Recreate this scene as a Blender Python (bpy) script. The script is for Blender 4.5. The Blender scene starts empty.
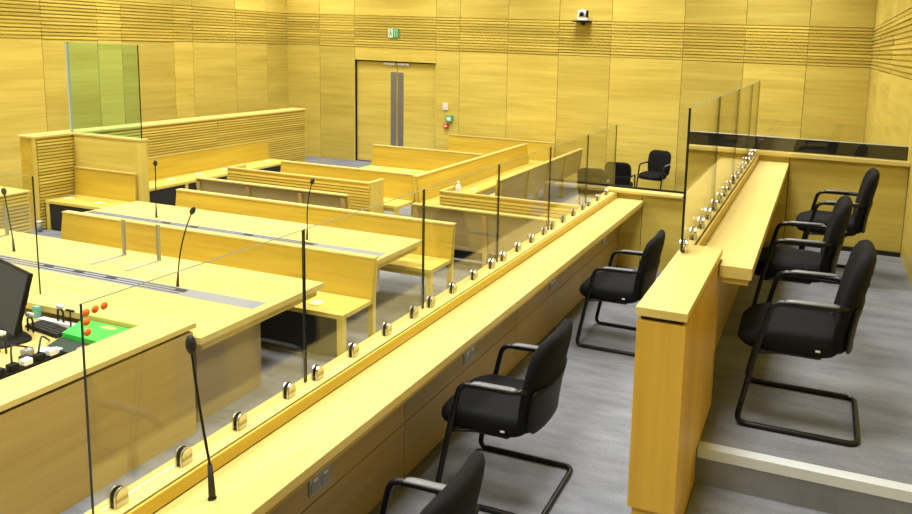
import bpy, bmesh, math, random
from mathutils import Vector, Matrix
random.seed(7)
S = bpy.context.scene
COL = S.collection
PI = math.pi

# ---------------------------------------------------------------- materials
def new_mat(name):
    m = bpy.data.materials.new(name); m.use_nodes = True
    nt = m.node_tree; b = nt.nodes['Principled BSDF']
    return m, nt, b

def plain(name, col, rough=.5, metal=0.0, spec=.5, bump=0, bscale=200):
    m, nt, b = new_mat(name)
    b.inputs['Base Color'].default_value = (*col, 1)
    b.inputs['Roughness'].default_value = rough
    b.inputs['Metallic'].default_value = metal
    b.inputs['Specular IOR Level'].default_value = spec
    tc = nt.nodes.new('ShaderNodeTexCoord')
    n = nt.nodes.new('ShaderNodeTexNoise'); n.inputs['Scale'].default_value = bscale; n.inputs['Detail'].default_value = 3
    nt.links.new(tc.outputs['Object'], n.inputs['Vector'])
    mx = nt.nodes.new('ShaderNodeMix'); mx.data_type = 'RGBA'; mx.blend_type = 'MULTIPLY'
    mx.inputs['Factor'].default_value = .12
    mx.inputs['A'].default_value = (*col, 1)
    nt.links.new(n.outputs['Color'], mx.inputs['B'])
    nt.links.new(mx.outputs['Result'], b.inputs['Base Color'])
    if bump:
        bp = nt.nodes.new('ShaderNodeBump'); bp.inputs['Strength'].default_value = bump; bp.inputs['Distance'].default_value = .004
        nt.links.new(n.outputs['Fac'], bp.inputs['Height']); nt.links.new(bp.outputs['Normal'], b.inputs['Normal'])
    return m

def wood(name, axis, light, dark, rough=.42, tone=.10, spec=.35, freq=1.0):
    """oak veneer, grain along local axis 0/1/2; each mesh island gets its own tone"""
    m, nt, b = new_mat(name); L = nt.links.new; N = nt.nodes.new
    tc = N('ShaderNodeTexCoord'); geo = N('ShaderNodeNewGeometry')
    off = N('ShaderNodeVectorMath'); off.operation = 'MULTIPLY_ADD'
    off.inputs[1].default_value = (37, 51, 23)
    comb = N('ShaderNodeCombineXYZ')
    for i in range(3): L(geo.outputs['Random Per Island'], comb.inputs[i])
    L(comb.outputs[0], off.inputs[0]); L(tc.outputs['Object'], off.inputs[2])
    mp = N('ShaderNodeMapping'); sc = [17 * freq] * 3; sc[axis] = .8 * freq
    mp.inputs['Scale'].default_value = sc
    L(off.outputs[0], mp.inputs['Vector'])
    n1 = N('ShaderNodeTexNoise'); n1.inputs['Scale'].default_value = 1.0; n1.inputs['Detail'].default_value = 5; n1.inputs['Roughness'].default_value = .6
    L(mp.outputs[0], n1.inputs['Vector'])
    mp2 = N('ShaderNodeMapping'); sc = [3.5 * freq] * 3; sc[axis] = .35 * freq
    mp2.inputs['Scale'].default_value = sc; L(off.outputs[0], mp2.inputs['Vector'])
    n2 = N('ShaderNodeTexNoise'); n2.inputs['Scale'].default_value = 1.0; n2.inputs['Detail'].default_value = 2
    L(mp2.outputs[0], n2.inputs['Vector'])
    ad = N('ShaderNodeMath'); ad.operation = 'ADD'; L(n1.outputs['Fac'], ad.inputs[0]); L(n2.outputs['Fac'], ad.inputs[1])
    mr = N('ShaderNodeMapRange'); mr.inputs['From Min'].default_value = .7; mr.inputs['From Max'].default_value = 1.3
    L(ad.outputs[0], mr.inputs['Value'])
    mx = N('ShaderNodeMix'); mx.data_type = 'RGBA'; mx.inputs['A'].default_value = (*dark, 1); mx.inputs['B'].default_value = (*light, 1)
    L(mr.outputs[0], mx.inputs['Factor'])
    tr = N('ShaderNodeMapRange'); tr.inputs['To Min'].default_value = 1 - tone; tr.inputs['To Max'].default_value = 1 + tone * .6
    L(geo.outputs['Random Per Island'], tr.inputs['Value'])
    vm = N('ShaderNodeVectorMath'); vm.operation = 'SCALE'; L(mx.outputs['Result'], vm.inputs[0]); L(tr.outputs[0], vm.inputs['Scale'])
    L(vm.outputs[0], b.inputs['Base Color'])
    b.inputs['Roughness'].default_value = rough; b.inputs['Specular IOR Level'].default_value = spec
    bp = N('ShaderNodeBump'); bp.inputs['Strength'].default_value = .05; bp.inputs['Distance'].default_value = .002
    L(n1.outputs['Fac'], bp.inputs['Height']); L(bp.outputs['Normal'], b.inputs['Normal'])
    return m

OL, OD = (.75, .60, .135), (.56, .42, .074)
post_brown = wood('brown_post', 2, (.50, .35, .11), (.38, .26, .075))
brown = wood('brown_shaded', 0, (.42, .315, .125), (.32, .235, .085))  # darker brown; shade on the bench rears is put into the colour
oak_x = wood('oak_x', 0, OL, OD, tone=.17)
oak_y = wood('oak_y', 1, OL, OD, tone=.15)
oak_z = wood('oak_z', 2, OL, OD)
warm_x = wood('oak_warm_x', 0, (.68, .485, .055), (.51, .34, .030))
warm_y = wood('oak_warm_y', 1, (.68, .485, .055), (.51, .34, .030))
warm_z = wood('oak_warm_z', 2, (.72, .46, .060), (.56, .335, .035))
top_x = wood('oak_top_x', 0, (.72, .58, .19), (.61, .475, .13), rough=.38)
top_y = wood('oak_top_y', 1, (.72, .58, .19), (.61, .475, .13), rough=.38)
gap = plain('shadow_gap', (.03, .022, .008), .9)

def carpet_mat():
    m, nt, b = new_mat('grey_carpet'); L = nt.links.new; N = nt.nodes.new
    tc = N('ShaderNodeTexCoord')
    n1 = N('ShaderNodeTexNoise'); n1.inputs['Scale'].default_value = 160; n1.inputs['Detail'].default_value = 3
    mp = N('ShaderNodeMapping'); mp.inputs['Scale'].default_value = (1.3, 4.5, 1)
    n2 = N('ShaderNodeTexNoise'); n2.inputs['Scale'].default_value = 1.6; n2.inputs['Detail'].default_value = 5; n2.inputs['Roughness'].default_value = .65
    L(tc.outputs['Object'], n1.inputs['Vector']); L(tc.outputs['Object'], mp.inputs['Vector']); L(mp.outputs[0], n2.inputs['Vector'])
    ad = N('ShaderNodeMath'); ad.operation = 'MULTIPLY_ADD'; ad.inputs[1].default_value = .5
    L(n1.outputs['Fac'], ad.inputs[0]); L(n2.outputs['Fac'], ad.inputs[2])
    r = N('ShaderNodeMapRange'); r.inputs['From Min'].default_value = .45; r.inputs['From Max'].default_value = 1.05
    L(ad.outputs[0], r.inputs['Value'])
    mx = N('ShaderNodeMix'); mx.data_type = 'RGBA'; mx.inputs['A'].default_value = (.135, .142, .165, 1); mx.inputs['B'].default_value = (.285, .297, .33, 1)
    L(r.outputs[0], mx.inputs['Factor']); L(mx.outputs['Result'], b.inputs['Base Color'])
    b.inputs['Roughness'].default_value = .95; b.inputs['Specular IOR Level'].default_value = .1
    bp = N('ShaderNodeBump'); bp.inputs['Strength'].default_value = .4; bp.inputs['Distance'].default_value = .004
    L(n1.outputs['Fac'], bp.inputs['Height']); L(bp.outputs['Normal'], b.inputs['Normal'])
    return m
carpet = carpet_mat()

def glass_mat(name, tint, refl=1.0):
    """thin pane: clear transmission with the fresnel reflection of a flat sheet"""
    m, nt, b = new_mat(name); nt.nodes.remove(b); L = nt.links.new; N = nt.nodes.new
    out = nt.nodes['Material Output']
    t = N('ShaderNodeBsdfTransparent'); t.inputs['Color'].default_value = (*tint, 1)
    g = N('ShaderNodeBsdfGlossy'); g.inputs['Roughness'].default_value = .01; g.inputs['Color'].default_value = (refl, refl, refl, 1)
    ge = N('ShaderNodeNewGeometry'); dt = N('ShaderNodeVectorMath'); dt.operation = 'DOT_PRODUCT'
    L(ge.outputs['Normal'], dt.inputs[0]); L(ge.outputs['Incoming'], dt.inputs[1])
    ab = N('ShaderNodeMath'); ab.operation = 'ABSOLUTE'; L(dt.outputs['Value'], ab.inputs[0])
    om = N('ShaderNodeMath'); om.operation = 'SUBTRACT'; om.inputs[0].default_value = 1; L(ab.outputs[0], om.inputs[1])
    pw = N('ShaderNodeMath'); pw.operation = 'POWER'; pw.inputs[1].default_value = 5; L(om.outputs[0], pw.inputs[0])
    f = N('ShaderNodeMath'); f.operation = 'MULTIPLY_ADD'; f.inputs[1].default_value = .75; f.inputs[2].default_value = .05; L(pw.outputs[0], f.inputs[0])
    mx = N('ShaderNodeMixShader'); L(f.outputs[0], mx.inputs[0]); L(t.outputs[0], mx.inputs[1]); L(g.outputs[0], mx.inputs[2])
    L(mx.outputs[0], out.inputs['Surface'])
    return m
glass = glass_mat('clear_glass', (.97, .975, .95), 1.0)
glass_green = glass_mat('green_glass', (.77, .935, .955), .9)
acrylic = glass_mat('clear_acrylic', (.985, .985, .985), .3)
edge_dark = plain('glass_edge', (.008, .012, .008), .25)
edge_top = plain('glass_edge_top', (.16, .17, .09), .6, spec=.1)
edge_pale = plain('glass_edge_pale', (.42, .50, .46), .4)

fabric = plain('black_fabric', (.0055, .006, .007), .8, spec=.18, bump=.35, bscale=420)
shell = plain('black_plastic', (.005, .005, .006), .55, spec=.2)
tube_black = plain('black_tube', (.005, .005, .006), .3, spec=.35)
padmat = plain('grey_arm_pad', (.17, .18, .19), .35)
chrome = plain('chrome', (.62, .62, .61), .22, metal=1.0)
steel = plain('brushed_steel', (.42, .43, .42), .35, metal=.9)
alu = plain('aluminium_strip', (.68, .73, .77), .5)
channel = plain('grey_channel', (.25, .27, .30), .40, spec=.6)
rubber = plain('black_rubber', (.008, .008, .008), .6)
white = plain('white_plastic', (.82, .82, .80), .4)
grey = plain('grey_plastic', (.30, .31, .31), .45)
postgrey = plain('grey_post', (.27, .27, .16), .4)
footgrey = plain('grey_foot', (.33, .33, .28), .45)
greenp = plain('green_cloth', (.035, .62, .055), .6, bump=.1)
orange = plain('orange_sticker', (.90, .20, .015), .5)
red = plain('red_plastic', (.62, .05, .03), .4)
greenbox = plain('green_plastic', (.05, .42, .16), .4)
note = plain('pale_note', (.62, .60, .18), .7)
pale = plain('pale_sticker', (.86, .84, .56), .6)
yring = plain('yellow_ring', (.80, .72, .10), .6)
screen = plain('dark_screen', (.045, .05, .056), .75, spec=.15)
teal = plain('teal_plastic', (.16, .55, .50), .4)
blackglass = plain('black_panel', (.008, .009, .011), .5, spec=.3)
doorgrey = plain('door_plate', (.27, .26, .27), .35, metal=.5)
pink = plain('pink_plug', (.75, .25, .28), .5)
ceil_m = plain('white_ceiling', (.80, .80, .78), .9)

# ---------------------------------------------------------------- mesh helpers
def BM(): return bmesh.new()
def box(bm, x0, y0, z0, x1, y1, z1, bev=0.0, mi=0):
    if x1 < x0: x0, x1 = x1, x0
    if y1 < y0: y0, y1 = y1, y0
    if z1 < z0: z0, z1 = z1, z0
    v = [bm.verts.new(p) for p in ((x0,y0,z0),(x1,y0,z0),(x1,y1,z0),(x0,y1,z0),(x0,y0,z1),(x1,y0,z1),(x1,y1,z1),(x0,y1,z1))]
    fs = [bm.faces.new([v[i] for i in q]) for q in ((0,3,2,1),(4,5,6,7),(0,1,5,4),(1,2,6,5),(2,3,7,6),(3,0,4,7))]
    for f in fs: f.material_index = mi
    if bev:
        es = {e for f in fs for e in f.edges}
        bmesh.ops.bevel(bm, geom=list(es), offset=bev, segments=2, affect='EDGES', profile=.5)
    return fs
def loft(bm, rings, cap=True, mi=0):
    R = [[bm.verts.new(p) for p in r] for r in rings]; n = len(R[0])
    for a, b in zip(R, R[1:]):
        for i in range(n):
            f = bm.faces.new((a[i], a[(i+1) % n], b[(i+1) % n], b[i])); f.smooth = True; f.material_index = mi
    if cap:
        f = bm.faces.new(list(reversed(R[0]))); f.material_index = mi; f.smooth = True
        f = bm.faces.new(R[-1]); f.material_index = mi; f.smooth = True
def prism(bm, poly, axis, a, b, mi=0):
    """poly in the two other axes (in xyz order) extruded along axis from a to b"""
    def P(u, v, w):
        return ((w, u, v), (u, w, v), (u, v, w))[axis]
    lo = [bm.verts.new(P(u, v, a)) for u, v in poly]; hi = [bm.verts.new(P(u, v, b)) for u, v in poly]; n = len(lo)
    fs = [bm.faces.new(lo), bm.faces.new(list(reversed(hi)))]
    for i in range(n): fs.append(bm.faces.new((lo[i], hi[i], hi[(i+1) % n], lo[(i+1) % n])))
    for f in fs: f.material_index = mi
    bmesh.ops.recalc_face_normals(bm, faces=fs)
def fillet(pts, r, n=5, closed=False):
    pts = [Vector(p) for p in pts]; out = []
    N = len(pts)
    for i, p in enumerate(pts):
        if not closed and i in (0, N-1): out.append(p); continue
        a, c = pts[i-1], pts[(i+1) % N]
        d1, d2 = (a-p), (c-p); t = min(r, d1.length*.48, d2.length*.48)
        A, C = p+d1.normalized()*t, p+d2.normalized()*t
        for k in range(n+1):
            s = k/n; out.append(A*(1-s)**2 + p*2*s*(1-s) + C*s*s)
    return out
def tube(bm, pts, r, n=10, mi=0, caps=True):
    pts = [Vector(p) for p in pts]
    rr = r if isinstance(r, (list, tuple)) else [r]*len(pts)
    t0 = (pts[1]-pts[0]).normalized()
    up = Vector((0,0,1)) if abs(t0.z) < .9 else Vector((1,0,0))
    u = t0.cross(up).normalized(); rings = []
    for i, p in enumerate(pts):
        a = pts[max(i-1,0)]; b = pts[min(i+1,len(pts)-1)]; t = (b-a).normalized()
        u = (u - t*u.dot(t)).normalized(); v = t.cross(u)
        rings.append([p + (u*math.cos(2*PI*k/n) + v*math.sin(2*PI*k/n))*rr[i] for k in range(n)])
    loft(bm, rings, caps, mi)
def disc(bm, x, y, z, r, h, n=24, mi=0, ax=2):
    d = Vector(((1,0,0),(0,1,0),(0,0,1))[ax]); p = Vector((x,y,z))
    tube(bm, [p, p+d*h], r, n, mi)
def sup(cx, cy, z, hx, hy, p=4.0, n=28, bend=0.0):
    out = []
    for k in range(n):
        a = 2*PI*k/n; c, s = math.cos(a), math.sin(a)
        x = hx*math.copysign(abs(c)**(2/p), c); y = hy*math.copysign(abs(s)**(2/p), s)
        out.append((cx + x - bend*(y/.23)**2, cy + y, z))
    return out

def link(name, bm, mat, parent=None, loc=None, recalc=True):
    """one mesh object; loc subtracts so that the origin sits at loc"""
    if recalc: bmesh.ops.recalc_face_normals(bm, faces=bm.faces[:])
    if loc is None and parent is not None: loc = WPOS.get(parent.name, (0,0,0))
    if loc is not None: bmesh.ops.translate(bm, verts=bm.verts[:], vec=-Vector(loc))
    me = bpy.data.meshes.new(name); bm.to_mesh(me); bm.free()
    for m in (mat if isinstance(mat, (list, tuple)) else [mat]): me.materials.append(m)
    o = bpy.data.objects.new(name, me); COL.objects.link(o)
    if parent is not None:
        o.parent = parent
        if parent.name in WSUB and loc is not None: pass
    elif loc is not None: o.location = loc
    return o
WPOS, WSUB = {}, {}
def tag(o, label, cat, group=None):
    o['label'] = label; o['category'] = cat
    if group: o['group'] = group
    return o
def thing(name, loc, label, cat, group=None, world=True):
    o = bpy.data.objects.new(name, None); COL.objects.link(o); o.location = loc; o.empty_display_size = .1
    tag(o, label, cat, group)
    WPOS[o.name] = tuple(loc) if world else (0,0,0)
    return o
def sub(name, bm, mat, part, root):
    """sub-part: built in the root's coordinates, parented to the part"""
    return link(name, bm, mat, part, loc=WPOS.get(root.name, (0,0,0)))
def struct(name, bm, mat, parent=None, loc=None):
    o = link(name, bm, mat, parent, loc); o['kind'] = 'structure'; return o
def copy_tree(o, parent=None):
    c = o.copy(); COL.objects.link(c)
    if parent is not None: c.parent = parent
    for ch in list(o.children): copy_tree(ch, c)
    return c
ORD = ['first','second','third','fourth','fifth','sixth','seventh','eighth','ninth','tenth','eleventh','twelfth','thirteenth','fourteenth','fifteenth','sixteenth','seventeenth','eighteenth','nineteenth','twentieth','twenty-first','twenty-second','twenty-third','twenty-fourth']

# ---------------------------------------------------------------- room dimensions (metres, well floor z = 0)
XL, XR, YB, YF, ZC = -12.6, .805, 15.235, -3.0, 5.6
G, F = .56, 1.115            # lower and upper jury tiers
RAIL1, RAIL2, YD, YU = 1.39, 1.98, 7.78, 7.42
SL0, SL1 = 2.75, 3.49        # slatted band on the walls

b = BM(); box(b, XL, YF, -.12, XR, YB, 0); struct('floor', b, carpet)
b = BM(); box(b, XL, YF, ZC, XR, YB, ZC+.1); struct('ceiling', b, ceil_m)

def panel_wall(name, axis, pos, n, seams, lo_holes=None, seed=1):
    """panelled wall: flat veneer panels, open joints and a band of proud slats"""
    rnd = random.Random(seed)
    bm = BM(); t = .02; g = .0042
    def pb(a0, a1, z0, z1, d0, d1, mi=0):
        if axis == 0: box(bm, a0, pos + n*d0, z0, a1, pos + n*d1, z1, mi=mi)
        else: box(bm, pos + n*d0, a0, z0, pos + n*d1, a1, z1, mi=mi)
    a_all = (seams[0], seams[-1])
    for a0, a1 in zip(seams, seams[1:]):
        hole = lo_holes and lo_holes[0] - .1 < a0 and a1 < lo_holes[1] + .1
        z0 = lo_holes[2] if hole else 0
        pb(a0, a1, z0, ZC, -.14 if hole else -.10, 0, 1)          # dark backing seen in the joints
        pb(a0+g, a1-g, z0, SL0-.004, 0.001, t)
        pb(a0+g, a1-g, SL1+.004, ZC, 0.001, t)
        pitch = .0617; k = 0; z = SL0 + .004
        pb(a0+g*.5, a1-g*.5, SL0, SL1, 0.0005, .004, 0)
        sh = rnd.uniform(0, .012)
        while z + .04 < SL1:
            pb(a0+g, a1-g, z + sh*.5, z + .040 + sh*.3, .004, .030 + rnd.uniform(-.008, .006)); z += pitch
    return struct(name, bm, [oak_x if axis == 0 else oak_y, gap])

bx_seams = [XL, -11.615, -10.62, -8.43, -7.82, -6.64, -5.45, -4.285, -2.76, -1.54, -.35, XR]
panel_wall('wall_back', 0, YB, -1, bx_seams, (-10.62, -8.43, 2.447), 3)
panel_wall('wall_left', 1, XL, 1, [YF, -1, 1.2, 3.4, 5.5, 7.4, 9.07, 10.1, 10.6, 11.8, 12.29, 13.5, 14.5, YB-.02], None, 5)
panel_wall('wall_right', 1, XR+.02, -1, [YF, -.6, 2.6, 5.2, 7.9, 10.5, 13.0, YB-.02], None, 9)
b = BM(); box(b, XL, YF-.1, 0, XR, YF, ZC); struct('wall_front', b, oak_x)

# double door in the back wall
dx0, dx1, dz, dy = -10.62, -8.43, 2.447, YB + .06
b = BM(); box(b, dx0-.02, dy+.05, 0, dx1+.02, dy+.09, dz+.05)
door = struct('door_1', b, gap, loc=(-9.525, dy, 0)); WPOS[door.name] = (-9.525, dy, 0)
mid = (dx0+dx1)/2 + .03
for a0, a1 in ((dx0+.008, mid-.006), (mid+.006, dx1-.008)):
    b = BM(); box(b, a0, dy, .012, a1, dy+.045, dz-.03, .003); lf = link('door_leaf', b, warm_x if False else oak_x, door)
    s0, s1 = (a1-.165, a1-.012) if a0 < mid-.1 and a1 < mid else (a0+.012, a0+.165)
    b = BM(); box(b, s0, dy-.008, .43, s1, dy-.0005, 2.19); sub('push_plate', b, doorgrey, lf, door)
    c0, c1 = (a1-.34, a1-.02) if a1 < mid else (a0+.02, a0+.34)
    b = BM(); box(b, c0, dy-.05, dz-.085, c1, dy-.0005, dz-.035, .004); link('door_closer', b, alu, door)
b = BM()
box(b, dx0-.03, YB-.024, 0, dx0-.0, dy+.05, dz+.03); box(b, dx1, YB-.024, 0, dx1+.03, dy+.05, dz+.03); box(b, dx0, YB-.024, dz, dx1, dy+.05, dz+.03)
link('door_frame', b, oak_z, door)

# ---------------------------------------------------------------- jury tiers
b = BM(); box(b, -2.1, YF+.02, 0, -.62, YD, G); box(b, -.62, YF+.02, 0, XR-.001, 2.66, G); struct('floor_lower_tier', b, carpet)
b = BM(); box(b, -.60, 3.30, 0, XR-.001, YU, F); box(b, -.42, 2.98, 0, XR-.001, 3.30, F-.18); box(b, -.42, 2.66, 0, XR-.001, 2.98, F-.36)
struct('floor_upper_tier', b, carpet)
for i, (y, z) in enumerate(((3.30, F), (2.98, F-.18), (2.66, F-.36))):
    b = BM(); prism(b, [(y-.006, z-.045), (y, z-.045), (y, z), (y+.055, z), (y+.055, z+.005), (y-.006, z+.005)], 0, -.418, XR-.002); struct('trim_%d' % (i+1), b, alu)
def sockets(parent, root, pts):
    for (x, y, z) in pts:
        b = BM(); box(b, x, y-.073, z-.043, x+.008, y+.073, z+.043, .002); p = link('socket_plate', b, steel, parent)
        for s in (-1, 1):
            b = BM(); box(b, x+.008, y+s*.036-.026, z-.032, x+.011, y+s*.036+.026, z+.012); sub('socket_face', b, grey, p, root)
            b = BM(); box(b, x+.008, y+s*.036-.014, z+.016, x+.0125, y+s*.036+.014, z+.032); sub('switch', b, white, p, root)

# lower jury desk
jd = thing('jury_desk', (-2.0, 4.6, G), 'long lower oak jury desk topped by the longer row of glass panes', 'desk')
b = BM(); box(b, -2.155, 1.05, 0, -2.052, YD-.001, RAIL1-.023); link('rail_wall', b, oak_y, jd)
b = BM(); box(b, -2.165, 1.05, RAIL1-.022, -2.052, YD-.06, RAIL1, .002); link('rail', b, top_y, jd)
b = BM(); box(b, -2.041, 1.05, 1.337, -2.029, YD-.06, RAIL1-.001); link('rail_fascia', b, warm_y, jd)
b = BM(); box(b, -2.051, 1.05, 1.332, -2.042, YD-.06, RAIL1-.024); box(b, -2.0515, 1.05, 1.36, -2.0415, YD-.06, RAIL1-.006); box(b, -2.041, 1.05, 1.3305, -2.033, YD-.06, 1.3365); link('shadow_gap', b, gap, jd)
b = BM(); box(b, -2.036, 1.05, 1.285, -1.735, YD-.03, 1.330, .003); link('worktop', b, top_y, jd)
b = BM(); box(b, -2.0, 1.08, 1.255, -1.752, YD-.03, 1.284); link('apron', b, oak_y, jd)
b = BM(); ss = [1.08, 1.73, 3.30, 4.87, 6.44, YD-.03]
box(b, -2.030, 1.08, G, -2.012, YD-.03, 1.255, mi=1)
for y0, y1 in zip(ss, ss[1:]):
    box(b, -2.012, y0+.003, .902, -1.995, y1-.003, 1.254); box(b, -2.012, y0+.003, G+.02, -1.995, y1-.003, .896)
mp = link('modesty_panel', b, [wood('oak_modesty', 1, (.42, .305, .11), (.32, .225, .07)), gap], jd)  # browner oak; the shade under the counter is in its colour
sockets(jd, jd, [(-1.995, y, .985) for y in (2.575, 4.07, 5.62, 7.15)])

# end wall of the lower row
ew = thing('end_panel', (-1.7, YD, G), 'low oak end wall closing the lower jury row, behind the farthest lower-row chair', 'partition')
b = BM(); box(b, -2.16, YD, G, -1.76, YD+.10, 1.385, mi=0); box(b, -1.752, YD, G, -1.31, YD+.10, 1.385); box(b, -2.15, YD+.01, G, -1.32, YD+.09, 1.39, mi=1)
link('panel', b, [oak_x, gap], ew)
b = BM(); box(b, -2.17, YD-.055, 1.392, -1.314, YD+.11, 1.422, .003); link('cap', b, top_x, ew)
b = BM(); box(b, -2.1, YD+.085, 1.423, -1.31, YD+.10, 1.445); link('black_strip', b, blackglass, ew)

# partition + upper jury desk
pt = thing('jury_partition', (-.515, 2.69, G), 'solid oak partition end with flat top between the two jury rows', 'partition')
b = BM(); box(b, -.605, 2.69, 1.145, -.415, 3.70, 1.925, .002); link('panel', b, warm_z, pt)
b = BM(); box(b, -.590, 2.71, G, -.425, 3.70, 1.144); link('plinth', b, warm_z, pt)
b = BM(); box(b, -.592, 2.706, 1.926, -.430, 3.70, 1.943); link('shadow_gap', b, gap, pt)
b = BM(); box(b, -.610, 2.685, 1.944, -.410, 3.70, RAIL2, .003); link('cap', b, top_y, pt)
ud = thing('jury_desk', (-.45, 5.7, F), 'upper oak jury desk behind the shorter row of glass panes, running to the black strip', 'desk')
b = BM(); box(b, -.605, 3.702, G+.002, -.557, YU-.002, RAIL2-.023); link('rail_wall', b, oak_y, ud)
b = BM(); box(b, -.610, 3.702, RAIL2-.022, -.556, YU-.06, RAIL2, .002); link('rail', b, top_y, ud)
b = BM(); box(b, -.545, 3.702, 1.927, -.533, YU-.06, RAIL2-.001); link('rail_fascia', b, warm_y, ud)
b = BM(); box(b, -.5525, 3.702, 1.9215, -.546, YU-.06, RAIL2-.024); box(b, -.5555, 3.702, 1.9585, -.5455, YU-.06, RAIL2-.006); box(b, -.545, 3.702, 1.9205, -.537, YU-.06, 1.9265); link('shadow_gap', b, gap, ud)
b = BM(); prism(b, [(-.538, 3.702), (-.409, 3.702), (-.409, 3.60), (-.254, 3.60), (-.254, YU-.004), (-.538, YU-.004)], 2, 1.862, 1.92); link('worktop', b, top_y, ud)
b = BM(); box(b, -.40, 3.63, 1.825, -.272, YU-.03, 1.861); link('apron', b, oak_y, ud)
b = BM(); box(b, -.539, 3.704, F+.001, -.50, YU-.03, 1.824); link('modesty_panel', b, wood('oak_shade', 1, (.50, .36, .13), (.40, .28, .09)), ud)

# dado behind the upper row
da = thing('dado_screen', (-.25, YU, F), 'oak dado wall closing the upper jury row, topped by a black strip', 'partition')
b = BM()
for x0, x1 in ((-1.245, -.252), (-.244, XR-.006)): box(b, x0, YU, G if x0 < -1 else F, x1, YU+.08, 1.97)
box(b, -1.24, YU+.01, G, XR-.01, YU+.07, 1.975, mi=1); link('panel', b, [oak_x, gap], da)
b = BM(); box(b, -1.25, YU-.05, 1.977, XR-.004, YU+.10, 2.017, .003); link('cap', b, top_x, da)
b = BM(); box(b, -1.24, YU+.052, 2.018, XR-.02, YU+.075, 2.145); link('black_strip', b, blackglass, da)
b = BM(); box(b, -1.24, YU+.050, 2.146, XR-.02, YU+.077, 2.152); link('edge_strip', b, alu, da)
b = BM(); box(b, -.24, YU-.012, F, XR-.004, YU-.001, F+.045); link('skirting', b, rubber, da)

# ---------------------------------------------------------------- glass screens and clamps
def pane(x0, y0, z0, x1, y1, z1, mat, label, grp, ends='y', name='glass_screen'):
    bm = BM(); fs = box(bm, x0, y0, z0, x1, y1, z1)
    c = ((x0+x1)/2, (y0+y1)/2, z0)
    for f in bm.faces:
        n = f.normal if f.normal.length else f.calc_center_median()
        f.normal_update(); n = f.normal
        if ends == 'y' and abs(n.y) > .5: f.material_index = 1
        if ends == 'x' and abs(n.x) > .5: f.material_index = 1
        if n.z > .5: f.material_index = 2
    o = link(name, bm, [mat, edge_dark, edge_top], loc=c); tag(o, label, 'glass screen', grp); return o
P1 = [1.58 + 1.045*i for i in range(7)]
for i in range(6):
    pane(-2.107, P1[i]+.004, RAIL1+.018, -2.095, P1[i+1]-.004, 2.118, glass,
         ('clear glass pane with orange dots in its corner, nearest on the lower jury rail' if i == 0 else
          '%s clear glass pane from the camera along the lower jury rail' % ORD[i] if i < 5 else 'farthest clear glass pane along the lower jury rail'),
         'glass panes on the lower jury rail')
P2 = [3.475 + 1.055*i for i in range(5)]
for i in range(4):
    pane(-.587, P2[i]+.004, RAIL2+.018, -.575, min(P2[i+1]-.004, YU-.02), 2.69, glass,
         ['thick-edged glass pane standing nearest on the upper jury rail', 'second clear glass pane along the upper jury rail',
          'third clear glass pane along the upper jury rail', 'farthest clear glass pane along the upper jury rail, near the black strip'][i],
         'glass panes on the upper jury rail')
pane(-.56, YU+.030, 2.018, XR-.03, YU+.040, 2.327, glass, 'long low glass pane in front of the black strip on the dado', None, 'x')

def clamp_proto():
    t = thing('glass_clamp', (0,0,0), 'clamp', 'clamp', None, False)
    for s in (-1, 1):
        b = BM(); w, h = .025, .066
        prof = [(-w, 0)] + [(-w*math.cos(PI*k/10), .040 + .026*math.sin(PI*k/10)) for k in range(11)] + [(w, 0)]
        prism(b, prof, 0, s*.0085, s*.0185); 
        bmesh.ops.bevel(b, geom=[e for e in b.edges if abs(e.verts[0].co.x-e.verts[1].co.x) < 1e-6 and abs(abs(e.verts[0].co.x)-.0185) < 1e-5], offset=.003, segments=2, affect='EDGES')
        link('clamp_plate', b, chrome, t)
    b = BM(); box(b, -.0084, -.024, .0, .0084, .024, .016); prism(b, [(-.020, .016), (-.026, .04), (-.018, .060), (0, .066), (.018, .060), (.026, .04), (.020, .016)], 0, -.0083, -.0062); prism(b, [(-.020, .016), (-.026, .04), (-.018, .060), (0, .066), (.018, .060), (.026, .04), (.020, .016)], 0, .0062, .0083)
    link('gasket', b, rubber, t)
    return t
cp = clamp_proto(); used = False
def put_clamp(x, y, z, label, grp):
    global used
    c = cp if not used else copy_tree(cp); used = True
    c.location = (x, y, z); c['label'] = label; c['group'] = grp
Y1 = [1.676, 1.944, 2.222, 2.515, 2.710, 2.990, 3.290, 3.570, 3.765, 4.045, 4.345, 4.625, 4.825, 5.105, 5.39, 5.67, 5.87, 6.15, 6.44, 6.73, 6.92, 7.22, 7.55]
for i, y in enumerate(Y1):
    put_clamp(-2.101, y, RAIL1, '%s chrome clamp from the camera on the lower jury rail' % ORD[i], 'chrome clamps on the lower jury rail')
Y2 = [3.545, 3.81, 4.075, 4.33, 4.595, 4.835, 5.09, 5.335, 5.60, 5.86, 6.14, 6.41, 6.69, 6.98, 7.25]
for i, y in enumerate(Y2):
    put_clamp(-.581, y, RAIL2, '%s chrome clamp from the near end of the upper jury rail' % ORD[i] if i else 'chrome clamp on the flat cap of the oak partition end', 'chrome clamps on the upper jury rail')
for k, (dy_, z_) in enumerate(((.010, 2.088), (.041, 2.089), (.072, 2.090), (.010, 2.058), (.012, 2.024))):
    b = BM(); disc(b, -2.0945, 1.584+dy_, z_, .0125, .0012, 20, 0, 0)
    tag(link('sticker', b, orange, loc=(-2.0945, 1.584+dy_, z_)), ['orange round sticker in the top corner of the nearest pane', 'middle orange round sticker of the top row on the nearest pane', 'rightmost orange round sticker on the nearest pane', 'second orange round sticker down the edge of the nearest pane', 'lowest orange round sticker down the edge of the nearest pane'][k], 'sticker', 'orange stickers on the nearest pane')

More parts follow.
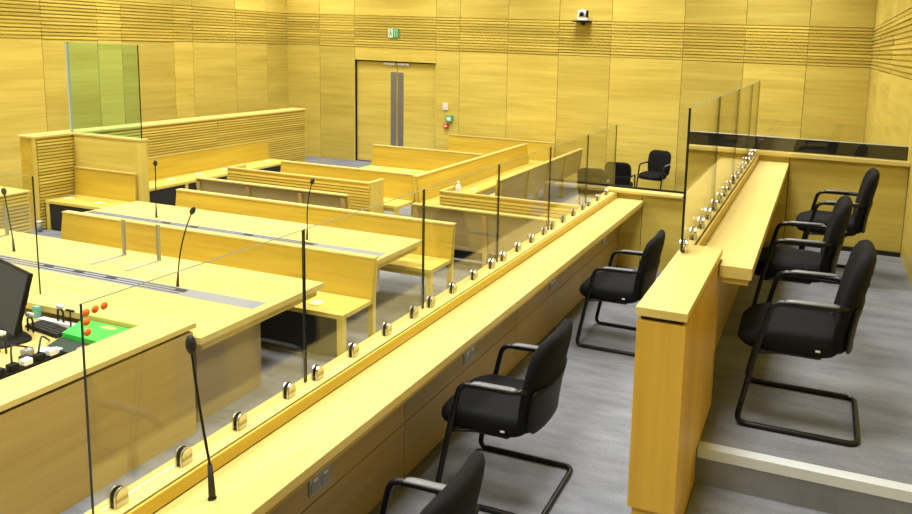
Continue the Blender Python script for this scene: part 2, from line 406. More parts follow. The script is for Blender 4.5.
# ---------------------------------------------------------------- chairs
def chair_proto():
    t = thing('conference_chair', (0,0,0), 'x', 'chair', 'black cantilever chairs', False)
    b = BM()
    prof = [(.385,.205,.190),(.393,.232,.217),(.410,.246,.232),(.450,.252,.238),(.482,.249,.234),(.497,.234,.218),(.504,.205,.190)]
    loft(b, [sup(-.062, 0, z, hx, hy, 4.5) for z, hx, hy in prof])
    for v in b.verts:                      # waterfall front edge, slight dish
        if v.co.x < -.18 and v.co.z > .43: v.co.z -= (-.18 - v.co.x)*.25
    seat = link('seat', b, fabric, t)
    b = BM(); box(b, .066, -.2445, .432, .088, -.2405, .441); link('maker_tag', b, white, seat)
    b = BM(); rows = []
    for z, hw, th in ((.415,.175,.022),(.428,.196,.036),(.47,.214,.044),(.55,.230,.046),(.65,.242,.046),(.75,.247,.046),(.82,.243,.045),(.87,.226,.041),(.90,.198,.033),(.92,.150,.018)):
        xc = .190 + max(0, (z-.50))*.22
        rows.append(sup(xc, 0, z, th, hw, 3.2, bend=.030))
    loft(b, rows); back = link('backrest', b, fabric, t)
    b = BM(); rows = []
    for z, hw in ((.425,.185),(.46,.225),(.56,.240),(.64,.243),(.665,.240)):
        xc = .232 + max(0, (z-.50))*.22
        rows.append(sup(xc, 0, z, .013, hw, 3.2, bend=.030))
    loft(b, rows); link('back_shell', b, shell, t)
    r = .0150
    b = BM()
    pts = []
    def side(s):
        y = s*.262
        return [(.20, s*.235, .665), (.12, y, .662), (-.148, y, .658), (-.205, y, .405), (-.280, s*.26, .0125), (.292, s*.26, .0125)]
    L = side(-1); Rr = side(1)
    path = L + list(reversed(Rr))
    tube(b, fillet(path, .055, 6), r, 10)
    tube(b, [(-.20, -.252, .39), (-.20, .252, .39)], .011, 8); tube(b, [(.09, -.20, .392), (.09, .20, .392)], .011, 8)
    for s in (-1, 1): tube(b, fillet([(-.205, s*.256, .392), (-.10, s*.20, .388), (.09, s*.2, .388)], .05), .010, 8)
    link('frame', b, tube_black, t)
    for s in (-1, 1):
        b = BM(); y = s*.262
        loft(b, [[(x, y + dy_, z) for dy_, z in ((-w, zb), (w, zb), (w, zt-.004), (w*.75, zt), (-w*.75, zt), (-w, zt-.004))]
                 for x, w, zb, zt in ((-.095,.008,.660,.668),(-.075,.016,.666,.677),(-.05,.018,.669,.680),(.13,.018,.673,.684),(.155,.012,.674,.682))])
        link('arm_pad', b, padmat, t)
    return t
ch = chair_proto()
chairs = [
 (-1.475, 3.50, G, 0, 'black armchair in the lower row, second from the camera, at the long counter', 'black chairs in the jury rows'),
 (-1.34, 2.10, G, 0, 'black armchair cut off by the bottom edge, nearest to the camera in the lower row', 'black chairs in the jury rows'),
 (-1.425, 5.72, G, 0, 'black armchair farthest along the lower row, left of the solid oak partition end', 'black chairs in the jury rows'),
 (.0, 3.86, F, 0, 'black armchair in the upper row, nearest to the pale step edge', 'black chairs in the jury rows'),
 (-.07, 5.10, F, 0, 'black armchair in the middle of the upper row', 'black chairs in the jury rows'),
 (.18, 6.54, F, 0, 'black armchair at the far end of the upper row, against the dado', 'black chairs in the jury rows'),
 (-3.06, 14.5, 0, math.radians(77), 'black armchair alone by the back wall, seen behind the lower row end wall', 'black chairs at the back'),
 (-3.40, 13.05, 0, math.radians(-84), 'broad-backed black chair behind the far end of the lower jury rail', 'black chairs at the back'),
 (-3.63, 12.15, 0, math.radians(-80), 'black chair half hidden beyond the bench backs, left of the broad-backed black chair', 'black chairs at the back'),
]
for i, (x, y, z, rz, lab, g) in enumerate(chairs):
    c = ch if i == 0 else copy_tree(ch)
    c.location = (x, y, z); c.rotation_euler = (0, 0, rz); c['label'] = lab; c['group'] = g
    c.scale = (1.03, 1.03, 1.02) if z == G else (1, 1, 1)

# ---------------------------------------------------------------- benches
def bench(x0, x1, yb, label, face=-1, posts=None, depth=.46, top=.84, mat=None, dark_under=False, rot=None, zs=.45, rear=True, cut=0, veneer=None, lean=.06, grp='oak benches'):
    """bench along X, backrest at yb, seat on the `face` side; rot = 90 builds it along Y"""
    mat = mat or warm_x
    t = thing('bench', ((x0+x1)/2, yb, 0), label, 'bench', grp, False)
    L = (x1-x0)/2; s = face; rl = .07 if rear else .035
    b = BM(); box(b, -L+cut, s*.0, zs-.045, L, s*depth, zs, .003); link('seat', b, oak_x, t)
    b = BM(); prism(b, [(s*-.0, zs-.045), (-s*.034, zs-.045), (-s*(lean+.034), top), (-s*lean, top)], 0, -L, L); link('backrest', b, mat, t)
    b = BM(); box(b, -L+.03, s*(depth-.05), zs-.10, L-.03, s*(depth-.025), zs-.046); link('apron', b, oak_x, t)
    n = max(2, int(round(2*L/1.3))+1)
    xs = [-L+.035+cut + (2*L-.07-cut)*i/(n-1) for i in range(n)]
    for x in xs:
        b = BM(); box(b, x-.03, s*(depth-.065), 0, x+.03, s*(depth-.005), zs-.046); link('leg', b, oak_z, t)
    for x in (posts or xs) if rear else ():
        b = BM(); prism(b, [(-s*.036, 0), (-s*.085, 0), (-s*(.085), zs), (-s*(lean+.066), top-.03), (-s*(lean+.036), top-.03), (-s*.036, zs-.045)], 0, x-.03, x+.03); link('rear_leg', b, post_brown if veneer else oak_z, t)
    b = BM(); prism(b, [(-s*(lean-.01), top), (-s*(lean+rl), top), (-s*(lean+rl), top+.018), (-s*(lean-.01), top+.018)], 0, -L, L); link('top_rail', b, top_x, t)
    if dark_under:
        b = BM(); box(b, -L+.07, s*(depth-.023), .03, L-.07, s*(depth-.015), zs-.05); link('dark_under_panel', b, rubber, t)  # black sheet under the seat; stands in for shade where open
    if veneer:
        b = BM(); prism(b, [(-s*.035, veneer), (-s*.042, veneer), (-s*(lean+.042), top-.006), (-s*(lean+.035), top-.006)], 0, -L+.01, L-.01); link('back_shade_panel', b, brown, t)  # added brown sheet carrying the shade of the leaning back
    if rot: t.rotation_euler = (0, 0, math.radians(rot))
    return t
bench(-8.15, -3.96, 5.93, 'oak bench tucked behind the front desk, its end seat carrying a pale round sign', dark_under=True, cut=.4)
bench(-8.09, -3.92, 7.48, 'oak bench tucked behind the second desk, in front of the low back-to-front bench row')
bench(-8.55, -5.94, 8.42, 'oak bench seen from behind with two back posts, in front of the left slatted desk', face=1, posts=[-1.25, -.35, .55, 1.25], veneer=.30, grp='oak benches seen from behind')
bench(-4.91, -2.85, 8.40, 'oak bench seen from behind through the glass, in front of the right slatted desk', face=1, posts=[-.98, .0, .98], veneer=.30, dark_under=True, grp='oak benches seen from behind')
bench(-8.53, -5.94, 10.06, 'oak bench just beyond the left slatted desk, its end seat showing')
bench(-8.41, -5.99, 12.59, 'oak bench in front of the double door with two pale signs on its seat')
bench(-7.97, -5.41, 14.97, 'darker oak bench back farthest off, under the red call point', depth=.37)
bench(-2.29, 2.27, 0, 'long oak bench running towards the back wall, left of its facing pair', face=-1, depth=.42, rot=90).location = (-5.80, 12.30, 0)
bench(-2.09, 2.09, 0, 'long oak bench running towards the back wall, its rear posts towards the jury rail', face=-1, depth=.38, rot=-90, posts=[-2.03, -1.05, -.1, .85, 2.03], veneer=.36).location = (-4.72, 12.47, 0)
bench(-10.60, -9.38, 8.00, 'short oak bench under the green glass pane with two pale signs', dark_under=True, lean=.02, top=.86, rear=False)
bench(-1.97, 1.97, 0, 'long oak bench along the low slatted wall with five pale signs on its seat', face=-1, depth=.54, top=.82, dark_under=True, rot=90, lean=.02, rear=False).location = (-10.575, 10.22, 0)

# ---------------------------------------------------------------- low slatted wall and spur with the green pane
lw = thing('slatted_wall', (-10.9, 10.5, 0), 'long low slatted oak wall with a pale cap beside the left wall', 'partition')
b = BM(); box(b, -10.97, 7.49, 0, -10.66, 13.42, 1.352); link('core', b, warm_y, lw)
b = BM()
ys = [7.50, 8.04, 10.9, 13.42]; rnd = random.Random(3)
for y0, y1 in zip(ys, ys[1:]):
    z = .02
    while z < 1.33:
        box(b, -10.66, y0+.004, z, -10.638 + rnd.uniform(-.004, .004), y1-.004, z+.028); z += .047
link('slats', b, oak_y, lw)
b = BM(); box(b, -11.00, 7.47, 1.353, -10.622, 13.44, 1.385, .003); link('cap', b, top_y, lw)
b = BM(); box(b, -10.71, 7.475, 0, -10.64, 7.49, 1.352); link('corner_post', b, oak_z, lw)
sp = thing('spur_panel', (-10.0, 8.1, 0), 'oak spur panel standing out from the slatted wall under the green glass', 'partition')
b = BM(); box(b, -10.63, 8.06, 0, -9.425, 8.17, 1.355); link('panel', b, oak_x, sp)
b = BM(); box(b, -9.423, 8.055, 0, -9.295, 8.175, 1.355); link('end_post', b, oak_z, sp)
b = BM(); box(b, -10.63, 8.045, 1.356, -9.285, 8.185, 1.385, .003); link('cap', b, top_x, sp)
o = pane(-10.70, 8.09, 1.386, -9.31, 8.110, 2.745, glass_green, 'tall green-tinted glass pane standing on the oak spur panel', None, 'x')
o.data.materials.append(edge_pale)
for p in o.data.polygons:
    if p.normal.x < -.5 or p.normal.z > .5: p.material_index = 3
b = BM(); box(b, -10.735, 8.085, 1.386, -10.702, 8.115, 2.745); tag(link('glass_channel', b, edge_pale, loc=(-10.72, 8.1, 1.386)), 'pale upright channel holding the left edge of the green pane', 'channel')

# slatted box at the far left
sb = thing('slatted_stand', (-9.9, 6.2, 0), 'low slatted oak stand at the left edge, beyond the front desk', 'stand')
b = BM(); box(b, -10.45, 5.70, 0, -9.63, 6.63, .82); link('core', b, oak_y, sb)
b = BM(); z = .02
while z < .80: box(b, -9.63, 5.70, z, -9.61, 6.63, z+.028); z += .047
link('slats', b, oak_y, sb)
b = BM(); box(b, -10.47, 5.69, .821, -9.60, 6.65, .845, .003); link('cap', b, top_y, sb)

# slatted desks
def slat_desk(x0, x1, y0, y1, label, left_open=False):
    t = thing('slatted_desk', ((x0+x1)/2, (y0+y1)/2, 0), label, 'desk', 'slatted desks')
    H_ = .835
    b = BM(); box(b, x0, y0+.018, 0, x1, y0+.045, H_); link('front_panel', b, warm_x, t)
    b = BM(); z = .03
    while z < H_-.03: box(b, x0+.002, y0, z, x1-.002, y0+.018, z+.026); z += .046
    link('slats', b, oak_x, t)
    for xa, xb in ((x0, x0+.04), (x1-.04, x1)):
        b = BM(); box(b, xa, y0+.046, 0, xb, y1, H_); link('end_panel', b, oak_z, t)
    b = BM(); box(b, x0+.041, y0+.046, .70, x1-.041, y1, .735); link('worktop', b, top_x, t)
    b = BM(); box(b, x0-.004, y0-.004, H_+.001, x1+.004, y0+.05, H_+.022); box(b, x0-.004, y0+.05, H_+.001, x0+.044, y1+.004, H_+.022); box(b, x1-.044, y0+.05, H_+.001, x1+.004, y1+.004, H_+.022)
    link('cap', b, top_x, t)
slat_desk(-8.82, -6.18, 9.20, 9.585, 'left slatted oak desk front with a plain end panel')
slat_desk(-5.02, -2.86, 9.20, 9.61, 'right slatted oak desk front seen through the glass panes')

# ---------------------------------------------------------------- counsel tables
def table(x0, x1, y0, y1, label, ch0, ch1, chx0, chx1, slots, endx, plain_to, legs, brk=None):
    t = thing('counsel_table', ((x0+x1)/2, (y0+y1)/2, 0), label, 'table', 'long counsel tables')
    b = BM(); box(b, x0, y0, .69, x1, ch0, .74); box(b, x0, ch1, .69, x1, y1, .74); box(b, x0, ch0, .69, chx0, ch1, .74); box(b, chx1, ch0, .69, x1, ch1, .74)
    link('tabletop', b, top_x, t)
    b = BM(); box(b, chx0, ch0, .70, chx1, ch1, .7415); c = link('cable_channel', b, channel, t)
    w = ch1-ch0
    for f_ in (.22, .5, .78):
        b = BM(); box(b, chx0, ch0+w*f_-.008, .7415, plain_to, ch0+w*f_+.008, .7425); sub('channel_groove', b, rubber, c, t)
    for sx in slots:
        b = BM(); box(b, sx-.06, ch0+w*.42, .7426, sx+.06, ch0+w*.68, .7446); sub('socket_slot', b, rubber, c, t)
    b = BM(); box(b, x0+.04, y0+.05, .625, x1-.04, y0+.075, .689); box(b, x0+.04, y1-.075, .625, x1-.04, y1-.05, .689); box(b, x1-.065, y0+.076, .625, x1-.04, y1-.076, .689); link('apron', b, oak_x, t)
    for ex in endx:
        b = BM(); box(b, ex-.035, y0+.10, 0, ex, y0+.78, .624); link('end_panel', b, wood('oak_leg', 1, (.34, .26, .12), (.28, .205, .085)), t)  # greyer oak with the shade of this upright face mixed in
        b = BM(); box(b, ex-.06, y0+.085, 0, ex-.036, y0+.12, .624); link('dark_edge', b, grey, t)
    for lx in legs:
        b = BM(); box(b, lx-.03, y1-.18, 0, lx+.03, y1-.12, .624); link('leg', b, oak_z, t)
    if brk:
        b = BM(); box(b, brk-.035, 6.33, .37, brk+.035, 6.40, .624); link('support_bracket', b, grey, t)
    return t
table(-9.45, -4.15, 4.03, 5.46, 'front oak counsel table with a grey cable channel, beside the clerk parapet', 4.66, 4.82, -9.40, -4.24, (-6.70, -6.31, -5.91, -5.10), (-4.30, -9.3), -5.05, (-9.30,))
table(-8.36, -4.11, 6.15, 7.16, 'second oak counsel table with a grey cable channel, behind the front bench', 6.36, 6.52, -8.33, -4.16, (-7.10, -6.69, -5.91, -5.10), (-5.3, -8.2), -5.0, (-8.28, -5.6), -4.21)
# clerk desk with parapet
cd = thing('clerk_desk', (-4.4, 3.0, 0), 'oak clerk desk with a flat-topped parapet, nearest on the left', 'desk')
b = BM(); box(b, -4.50, .9, 0, -4.21, 4.02, .785); link('parapet', b, wood('oak_parapet', 1, (.50, .355, .10), (.40, .275, .065)), cd)  # duller oak; shade on the parapet side is put into the colour
b = BM(); box(b, -4.495, .9, .786, -4.235, 4.01, .808); link('shadow_gap', b, gap, cd)
b = BM(); box(b, -4.515, .9, .809, -4.20, 4.045, .85, .003); link('parapet_cap', b, top_y, cd)
b = BM(); box(b, -7.5, 1.6, .60, -4.501, 4.022, .64); link('worktop', b, top_x, cd)
b = BM(); box(b, -7.5, 3.9, 0, -7.46, 4.02, .599); box(b, -7.5, 1.6, 0, -7.46, 1.7, .599); link('support', b, oak_z, cd)
DZ = .64

# ---------------------------------------------------------------- microphones
def mic(base, head, label, rs=.0045, hl=.062, hr=.0165, bend=0.0):
    t = thing('microphone', base, label, 'microphone', 'black gooseneck microphones')
    B, Hd = Vector(base), Vector(head); d = (Hd-B).normalized()
    b = BM(); disc(b, B.x, B.y, B.z, .0145, .006, 20); tube(b, [B+Vector((0,0,.006)), B+Vector((0,0,.03)), B + Vector((0,0,.03)) + (d*.4+Vector((0,0,.6)))*.10], [.012, .012, .008], 12); link('base', b, rubber, t)
    p0 = B + Vector((0,0,.03)) + (d*.4+Vector((0,0,.6)))*.10
    b = BM(); mid_ = p0.lerp(Hd, .55) + Vector((-bend, 0, 0)); pts = [p0*(1-s)**2 + mid_*2*s*(1-s) + Hd*s*s for s in [i/12 for i in range(13)]]
    tube(b, pts, rs, 8); link('gooseneck', b, tube_black, t)
    d2 = (pts[-1]-pts[-2]).normalized(); b = BM(); n = 9
    tube(b, [Hd + d2*hl*(i/n-.25) for i in range(n+1)], [max(.002, hr*math.sin(PI*(.08+.84*i/n))**.55) for i in range(n+1)], 16); link('microphone_head', b, rubber, t)
mic((-1.916, 1.887, 1.33), (-1.985, 1.887, 1.875), 'black gooseneck microphone on the lower jury counter, nearest to the camera', .0048, .064, .0175, .01)
mic((-5.21, 4.83, .7415), (-5.04, 4.85, 1.42), 'black microphone leaning right on the front counsel table', .006, .07, .023, .06)
mic((-7.44, 4.95, .7415), (-7.475, 4.92, 1.33), 'black microphone at the left edge on the front counsel table', .006, .07, .023)
mic((-7.41, 6.60, .7415), (-7.37, 6.58, 1.39), 'black upright microphone on the left of the second counsel table', .006, .07, .023)
mic((-5.225, 6.59, .7415), (-5.16, 6.6, 1.38), 'black microphone on the right of the second counsel table', .006, .07, .023, .05)

# acrylic stands
def acryl(xa, xb, y, label):
    t = thing('acrylic_screen', ((xa+xb)/2, y, .74), label, 'screen', 'clear acrylic screens on the front table')
    b = BM(); box(b, xa, y-.004, .78, xb, y, 1.12); link('clear_sheet', b, acrylic, t)
    for x in (xa, xb):
        b = BM(); box(b, x-.022, y+.001, .742, x+.022, y+.012, 1.10); link('post', b, postgrey, t)
        b = BM(); box(b, x-.022, y-.36, .7405, x+.022, y+.012, .7475); link('foot', b, footgrey, t)
acryl(-6.42, -5.97, 5.32, 'clear acrylic screen on two grey feet in the middle of the front table')
acryl(-8.56, -8.09, 5.32, 'clear acrylic screen on grey feet at the left edge of the front table')

# tall glass sheet between clerk desk and front table
pane(-7.4, 4.192, .741, -6.03, 4.206, 1.745, glass, 'clear glass sheet standing on the near edge of the front counsel table', None, 'x')
b = BM(); box(b, -6.82, 6.10, .7445, -6.33, 6.35, .757, .002); fo = link('folder', b, plain('grey_card', (.42, .41, .34), .6), loc=(-6.57, 6.22, .7445)); tag(fo, 'flat grey folder on the near edge of the second counsel table', 'folder')

# ---------------------------------------------------------------- round signs on the seats
def sign(x, y, z, label, grp, r=.085):
    t = thing('seat_sign', (x, y, z), label, 'sign', grp)
    b = BM(); disc(b, x, y, z+.0005, r, .0015, 28); link('rim', b, yring, t)
    b = BM(); disc(b, x, y, z+.0022, r*.72, .0008, 28); link('face', b, pale, t)
sign(-4.38, 5.66, .45, 'pale round sign on the end seat of the bench behind the front table', 'round signs on bench seats', .095)
for i, y in enumerate((9.58, 10.19, 10.80, 11.33, 11.93)):
    sign(-10.41, y, .45, '%s pale round sign from the near end on the bench along the slatted wall' % ORD[i], 'round signs on the bench along the slatted wall', .11)
sign(-10.45, 7.80, .45, 'left pale round sign on the short bench under the green pane', 'round signs on the short bench', .11)
sign(-9.80, 7.77, .45, 'right pale round sign on the short bench under the green pane', 'round signs on the short bench', .11)
sign(-8.15, 12.38, .45, 'left pale sign on the bench in front of the double door', 'round signs on the bench by the door', .11)
sign(-7.47, 12.38, .45, 'right pale sign on the bench in front of the double door', 'round signs on the bench by the door', .11)
sign(-5.55, 11.40, .45, 'pale round sign on the long bench beyond the right slatted desk', 'round signs on bench seats', .10)
# bottle on the right slatted desk
t = thing('bottle', (-4.83, 9.42, .735), 'small white bottle standing on the right slatted desk', 'bottle')
b = BM(); tube(b, [(-4.83, 9.42, z) for z in (.735, .74, .90, .925, .94)], [.036, .04, .04, .028, .016], 20); link('body', b, white, t)
b = BM(); tube(b, [(-4.83, 9.42, z) for z in (.941, .975)], [.018, .018], 16); link('cap', b, white, t)
# small grey bin by the slatted wall
t = thing('waste_bin', (-10.62, 7.40, 0), 'slim grey bin with a white rim at the foot of the slatted wall', 'bin')
b = BM(); loft(b, [sup(-10.57, 7.41, z, r, r, 3) for z, r in ((0, .028), (.14, .030))]); link('body', b, grey, t)
b = BM(); loft(b, [sup(-10.57, 7.41, z, r, r, 3) for z, r in ((.141, .034), (.165, .034))]); link('rim', b, white, t)

# ---------------------------------------------------------------- things on the clerk desk
mo = thing('monitor', (-5.52, 3.60, DZ), 'dark computer monitor leaning back at the left edge on the clerk desk', 'monitor', None, False)
W2, HM = .30, .47
b = BM(); box(b, -W2, -.012, 0, W2, .018, HM, .004); cas = link('casing', b, shell, mo)
b2 = BM(); box(b2, -W2+.012, -.0145, .014, W2-.012, -.0125, HM-.012); scr = link('screen', b2, screen, mo)
for o in (cas, scr): o.location = (0, -.07, .07); o.rotation_euler = (math.radians(-15), 0, 0)
b = BM(); box(b, W2+.002, .0, .24, W2+.014, .014, .33, .002); bt = link('side_button', b, shell, cas)
b = BM(); box(b, -.05, .03, .012, .05, .06, .30); link('stand_arm', b, shell, mo)
b = BM(); loft(b, [sup(.07, -.06, z, .20, .13, 4) for z in (.0, .010, .013)]); link('stand_base', b, shell, mo)
mo.rotation_euler = (0, 0, math.radians(-15)); mo.location = (-5.66, 3.70, DZ)

t = thing('keyboard', (-5.35, 3.83, DZ), 'black keyboard lying beside the monitor on the clerk desk', 'keyboard', None, False)
b = BM(); box(b, -.21, -.07, 0, .21, .07, .018, .004); link('tray', b, shell, t)
b = BM()
for r_ in range(4):
    for k in range(11): box(b, -.20+k*.0365, -.06+r_*.031, .018, -.17+k*.0365, -.035+r_*.031, .026)
link('keys', b, rubber, t)
t.location = (-5.48, 3.87, DZ); t.rotation_euler = (0, 0, math.radians(-8))
def slab(name, poly, z0, z1, m, label, cat):
    b = BM(); prism(b, poly, 2, z0, z1)
    cx, cy = sum(p[0] for p in poly)/len(poly), sum(p[1] for p in poly)/len(poly)
    return tag(link(name, b, m, loc=(cx, cy, z0)), label, cat)
slab('file_box', [(-5.20, 3.765), (-4.53, 3.735), (-4.53, 4.018), (-5.31, 4.018)], DZ, DZ+.066, greenp, 'bright green file box on the clerk desk, tucked under the table edge', 'box')
slab('folder', [(-5.14, 3.60), (-4.53, 3.55), (-4.53, 3.725), (-5.21, 3.755)], DZ, DZ+.034, plain('dark_green', (.006, .025, .010), .6), 'dark green slab in front of the bright green file box', 'folder')  # flat dark green slab next to the file box
b = BM(); loft(b, [sup(-4.98, 3.965, z, .075, .028, 2.3) for z in (DZ+.067, DZ+.069)]); tag(link('note', b, note, loc=(-4.98, 3.965, DZ+.067)), 'pale yellow note lying on the bright green file box', 'note')
b = BM(); box(b, -5.83, 3.985, DZ, -5.77, 4.015, DZ+.10, .003); tag(link('box', b, teal, loc=(-5.80, 4.0, DZ)), 'teal box end just right of the monitor on the clerk desk', 'box')
b = BM(); box(b, -5.74, 3.958, DZ, -5.33, 4.012, DZ+.022, .002); tag(link('paper_stack', b, white, loc=(-5.46, 3.98, DZ)), 'white papers between keyboard and table edge on the clerk desk', 'paper')
t = thing('power_strip', (-5.0, 3.35, DZ), 'black power strip with plugs along the inside of the clerk parapet', 'power strip')
b = BM(); box(b, -5.00, 3.02, DZ, -4.93, 3.56, DZ+.035, .004); link('body', b, shell, t)
for k in range(6):
    y = 3.06 + k*.090
    b = BM(); box(b, -4.995, y-.030, DZ+.036, -4.935, y+.030, DZ+.080, .008); link('plug', b, white if k in (3, 5) else shell, t)
for k, (x, y, m, lab) in enumerate(((-5.03, 3.585, white, 'white plug lying by the end of the power strip'), (-4.80, 3.62, pink, 'pink plug lying by the clerk parapet'), (-5.10, 3.55, white, 'white round adapter beside the power strip'), (-5.20, 3.50, grey, 'grey adapter block beside the power strip, by the monitor foot'), (-5.10, 3.42, rubber, 'black adapter block beside the power strip'))):
    z0 = DZ if k != 1 else DZ+.0345
    b = BM()
    if k == 2: loft(b, [sup(x, y, z, .05, .04, 2.2) for z in (z0, z0+.03, z0+.038)])
    else: box(b, x-.035, y-.03, z0, x+.035, y+.03, z0+.04, .006)
    tag(link('adapter', b, m, loc=(x, y, z0)), lab, 'plug')
def loop(x, y, h, w, label):
    """black lead standing in an upright loop with a white plug at its top"""
    t = thing('cable', (x, y, DZ), label, 'cable', 'black cables on the clerk desk')
    z0 = DZ + .007 if y < 3.93 else DZ + .029
    b = BM(); tube(b, fillet([(x-w, y, z0), (x-w*.9, y, DZ+h), (x+w*.9, y, DZ+h), (x+w, y, z0)], .03, 6), .007, 8); link('lead', b, rubber, t)
    b = BM(); tube(b, [(x-.026, y, DZ+h+.012), (x-.022, y, DZ+h+.022), (x+.022, y, DZ+h+.022), (x+.026, y, DZ+h+.012)], [.012, .019, .019, .012], 12); link('plug', b, white, t)
loop(-5.50, 3.975, .13, .03, 'upright loop of black cable with a white plug, farthest right by the table edge')
loop(-5.56, 3.78, .12, .03, 'upright loop of black cable with a white plug, just right of the monitor edge')
loop(-5.36, 3.44, .13, .035, 'upright loop of black cable with a white plug in front of the monitor')
def cable(pts, label):
    t = thing('cable', pts[0], label, 'cable', 'black cables on the clerk desk')
    b = BM(); tube(b, fillet(pts, .08, 6), .0065, 8); link('lead', b, rubber, t)
cable([(-4.97, 3.42, DZ+.085), (-5.05, 3.50, DZ+.16), (-5.16, 3.60, DZ+.10), (-5.28, 3.72, DZ+.007)], 'black cable running from the power strip to the keyboard')
cable([(-4.97, 3.24, DZ+.085), (-5.06, 3.30, DZ+.17), (-5.18, 3.42, DZ+.10), (-5.26, 3.58, DZ+.007)], 'black cable arching from the middle of the power strip')
cable([(-4.97, 3.06, DZ+.085), (-5.1, 3.12, DZ+.15), (-5.22, 3.26, DZ+.007), (-5.40, 3.30, DZ+.007), (-5.30, 3.10, DZ+.007)], 'black cable curling from the near end of the power strip')
t = thing('post_stand', (-5.335, 3.94, DZ), 'thin black post with a small crossbar, left of the green file box', 'stand')
b = BM(); disc(b, -5.345, 3.94, DZ, .016, .006); tube(b, [(-5.345, 3.94, DZ+.005), (-5.345, 3.94, DZ+.15)], .006, 8); link('post', b, rubber, t)
b = BM(); tube(b, [(-5.385, 3.94, DZ+.155), (-5.305, 3.94, DZ+.155)], .010, 8); link('crossbar', b, rubber, t)

# ---------------------------------------------------------------- on the back wall
WY = YB - .03
t = thing('exit_sign', (-9.54, WY, 2.99), 'small green and white exit sign on the slatted band above the double door', 'sign')
b = BM(); box(b, -9.675, WY-.03, 2.99, -9.40, WY, 3.205, .003); link('housing', b, greenbox, t)
b = BM(); box(b, -9.668, WY-.034, 2.997, -9.545, WY-.0305, 3.198); link('white_field', b, white, t)
b = BM()
box(b, -9.50, WY-.034, 3.02, -9.49, WY-.0305, 3.18); box(b, -9.44, WY-.034, 3.02, -9.43, WY-.0305, 3.18); box(b, -9.49, WY-.034, 3.17, -9.44, WY-.0305, 3.18)
link('door_mark', b, white, t)
b = BM(); tube(b, [(-9.605, WY-.036, 3.155), (-9.605, WY-.034, 3.155)], .016, 14)
prism(b, [(-9.62, 3.135), (-9.59, 3.135), (-9.585, 3.09), (-9.565, 3.04), (-9.58, 3.03), (-9.603, 3.075), (-9.63, 3.035), (-9.645, 3.045), (-9.625, 3.09)], 1, WY-.036, WY-.0342); link('running_figure', b, greenbox, t)
t = thing('wall_switch', (-8.165, WY, 1.39), 'white switch plate on the back wall right of the double door', 'switch')
b = BM(); box(b, -8.23, WY-.012, 1.39, -8.10, WY+.012, 1.545, .003); link('plate', b, white, t)
b = BM(); box(b, -8.185, WY-.018, 1.44, -8.145, WY-.0125, 1.50, .002); link('rocker', b, white, t)
t = thing('door_release', (-8.05, WY, 1.12), 'green door release box on the back wall below the white switch', 'call point')
b = BM(); box(b, -8.135, WY-.05, 1.12, -7.965, WY+.012, 1.275, .006); link('housing', b, greenbox, t)
b = BM(); box(b, -8.105, WY-.054, 1.155, -7.995, WY-.0505, 1.24); link('window', b, white, t)
t = thing('fire_call_point', (-8.13, WY, .96), 'small red fire call point on the back wall under the green box', 'call point')
b = BM(); box(b, -8.185, WY-.045, .965, -8.075, WY+.012, 1.075, .006); link('housing', b, red, t)
b = BM(); box(b, -8.155, WY-.049, 1.0, -8.105, WY-.0455, 1.045); link('window', b, white, t)
# ptz camera on a shelf
t = thing('wall_camera', (-4.9, WY, 3.45), 'black and white pan-tilt camera on a black shelf high on the back wall', 'camera')
b = BM(); box(b, -5.06, WY-.26, 3.455, -4.72, WY+.008, 3.485, .004); prism(b, [(WY-.20, 3.455), (WY+.008, 3.40), (WY+.008, 3.455)], 0, -4.93, -4.87); link('shelf', b, shell, t)
cy = WY-.14
b = BM(); loft(b, [sup(-4.88, cy, z, .125, .10, 3) for z in (3.486, 3.50, 3.535, 3.545)]); link('base', b, white, t)
for s in (-1, 1):
    b = BM(); box(b, -4.88+s*.095-.014, cy-.045, 3.53, -4.88+s*.095+.014, cy+.045, 3.70, .006); link('yoke_arm', b, white if s < 0 else shell, t)
b = BM(); tube(b, [(-4.88, cy+.085, 3.645), (-4.88, cy+.07, 3.645), (-4.88, cy-.06, 3.645), (-4.88, cy-.07, 3.645)], [.05, .078, .078, .06], 20); hd = link('camera_head', b, white, t)
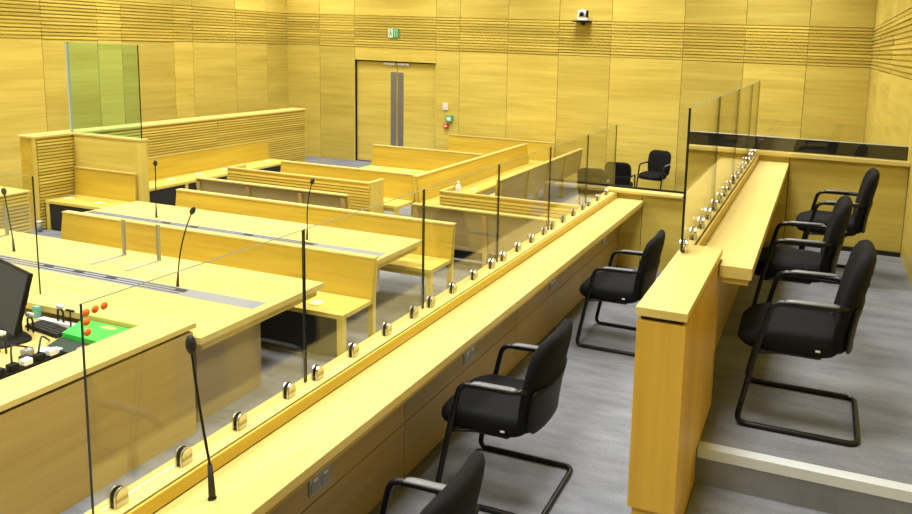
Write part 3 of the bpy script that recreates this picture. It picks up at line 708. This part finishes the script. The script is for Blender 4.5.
b = BM(); tube(b, [(-4.88, cy-.0705, 3.62), (-4.88, cy-.10, 3.615)], [.05, .046], 20); sub('lens', b, shell, hd, t)

# ---------------------------------------------------------------- lighting
def area(x, y, sx, sy, w, col=(1, .99, .95), z=ZC-.06):
    d = bpy.data.lights.new('ceiling_lamp', 'AREA'); d.shape = 'RECTANGLE'; d.size = sx; d.size_y = sy; d.energy = w; d.color = col; d.spread = math.radians(130)
    o = bpy.data.objects.new('ceiling_lamp', d); COL.objects.link(o); o.location = (x, y, z)
for x in (-11.3, -8.0, -4.6, -1.1):
    for y in (-.5, 3.0, 6.5, 10.0, 13.6):
        area(x, y, 1.2, 1.2, 94)
w = bpy.data.worlds.new('world'); S.world = w; w.use_nodes = True
w.node_tree.nodes['Background'].inputs[0].default_value = (.9, .95, 1, 1); w.node_tree.nodes['Background'].inputs[1].default_value = .09

# ---------------------------------------------------------------- camera
Mr = Vector((0.942, 0.334, 0.036))
yaw, pit, rol = -0.33597266470759946, 0.1439007527592817, -0.036428710579374704
fw = Vector((math.sin(yaw)*math.cos(pit), math.cos(yaw)*math.cos(pit), -math.sin(pit)))
r0 = Vector((math.cos(yaw), -math.sin(yaw), 0)); d0 = fw.cross(r0)
c_, s_ = math.cos(rol), math.sin(rol)
rt = r0*c_ + d0*s_; dn = d0*c_ - r0*s_
cam = bpy.data.cameras.new('camera'); co = bpy.data.objects.new('camera', cam); COL.objects.link(co)
m = Matrix((( rt.x, -dn.x, -fw.x, 0), (rt.y, -dn.y, -fw.y, 0), (rt.z, -dn.z, -fw.z, 2.96), (0,0,0,1)))
co.matrix_world = m
cam.sensor_width = 36; cam.lens = 741.992*36/912
cam.shift_x = -104.806/912; cam.shift_y = -104.152/912; cam.clip_end = 100; cam.clip_start = .05
S.camera = co
S.view_settings.view_transform = 'Standard'; S.view_settings.look = 'None'; S.view_settings.gamma = 1; S.view_settings.use_curve_mapping = False
S.view_settings.exposure = 0.07
S.cycles.transparent_max_bounces = 24; S.cycles.max_bounces = 8
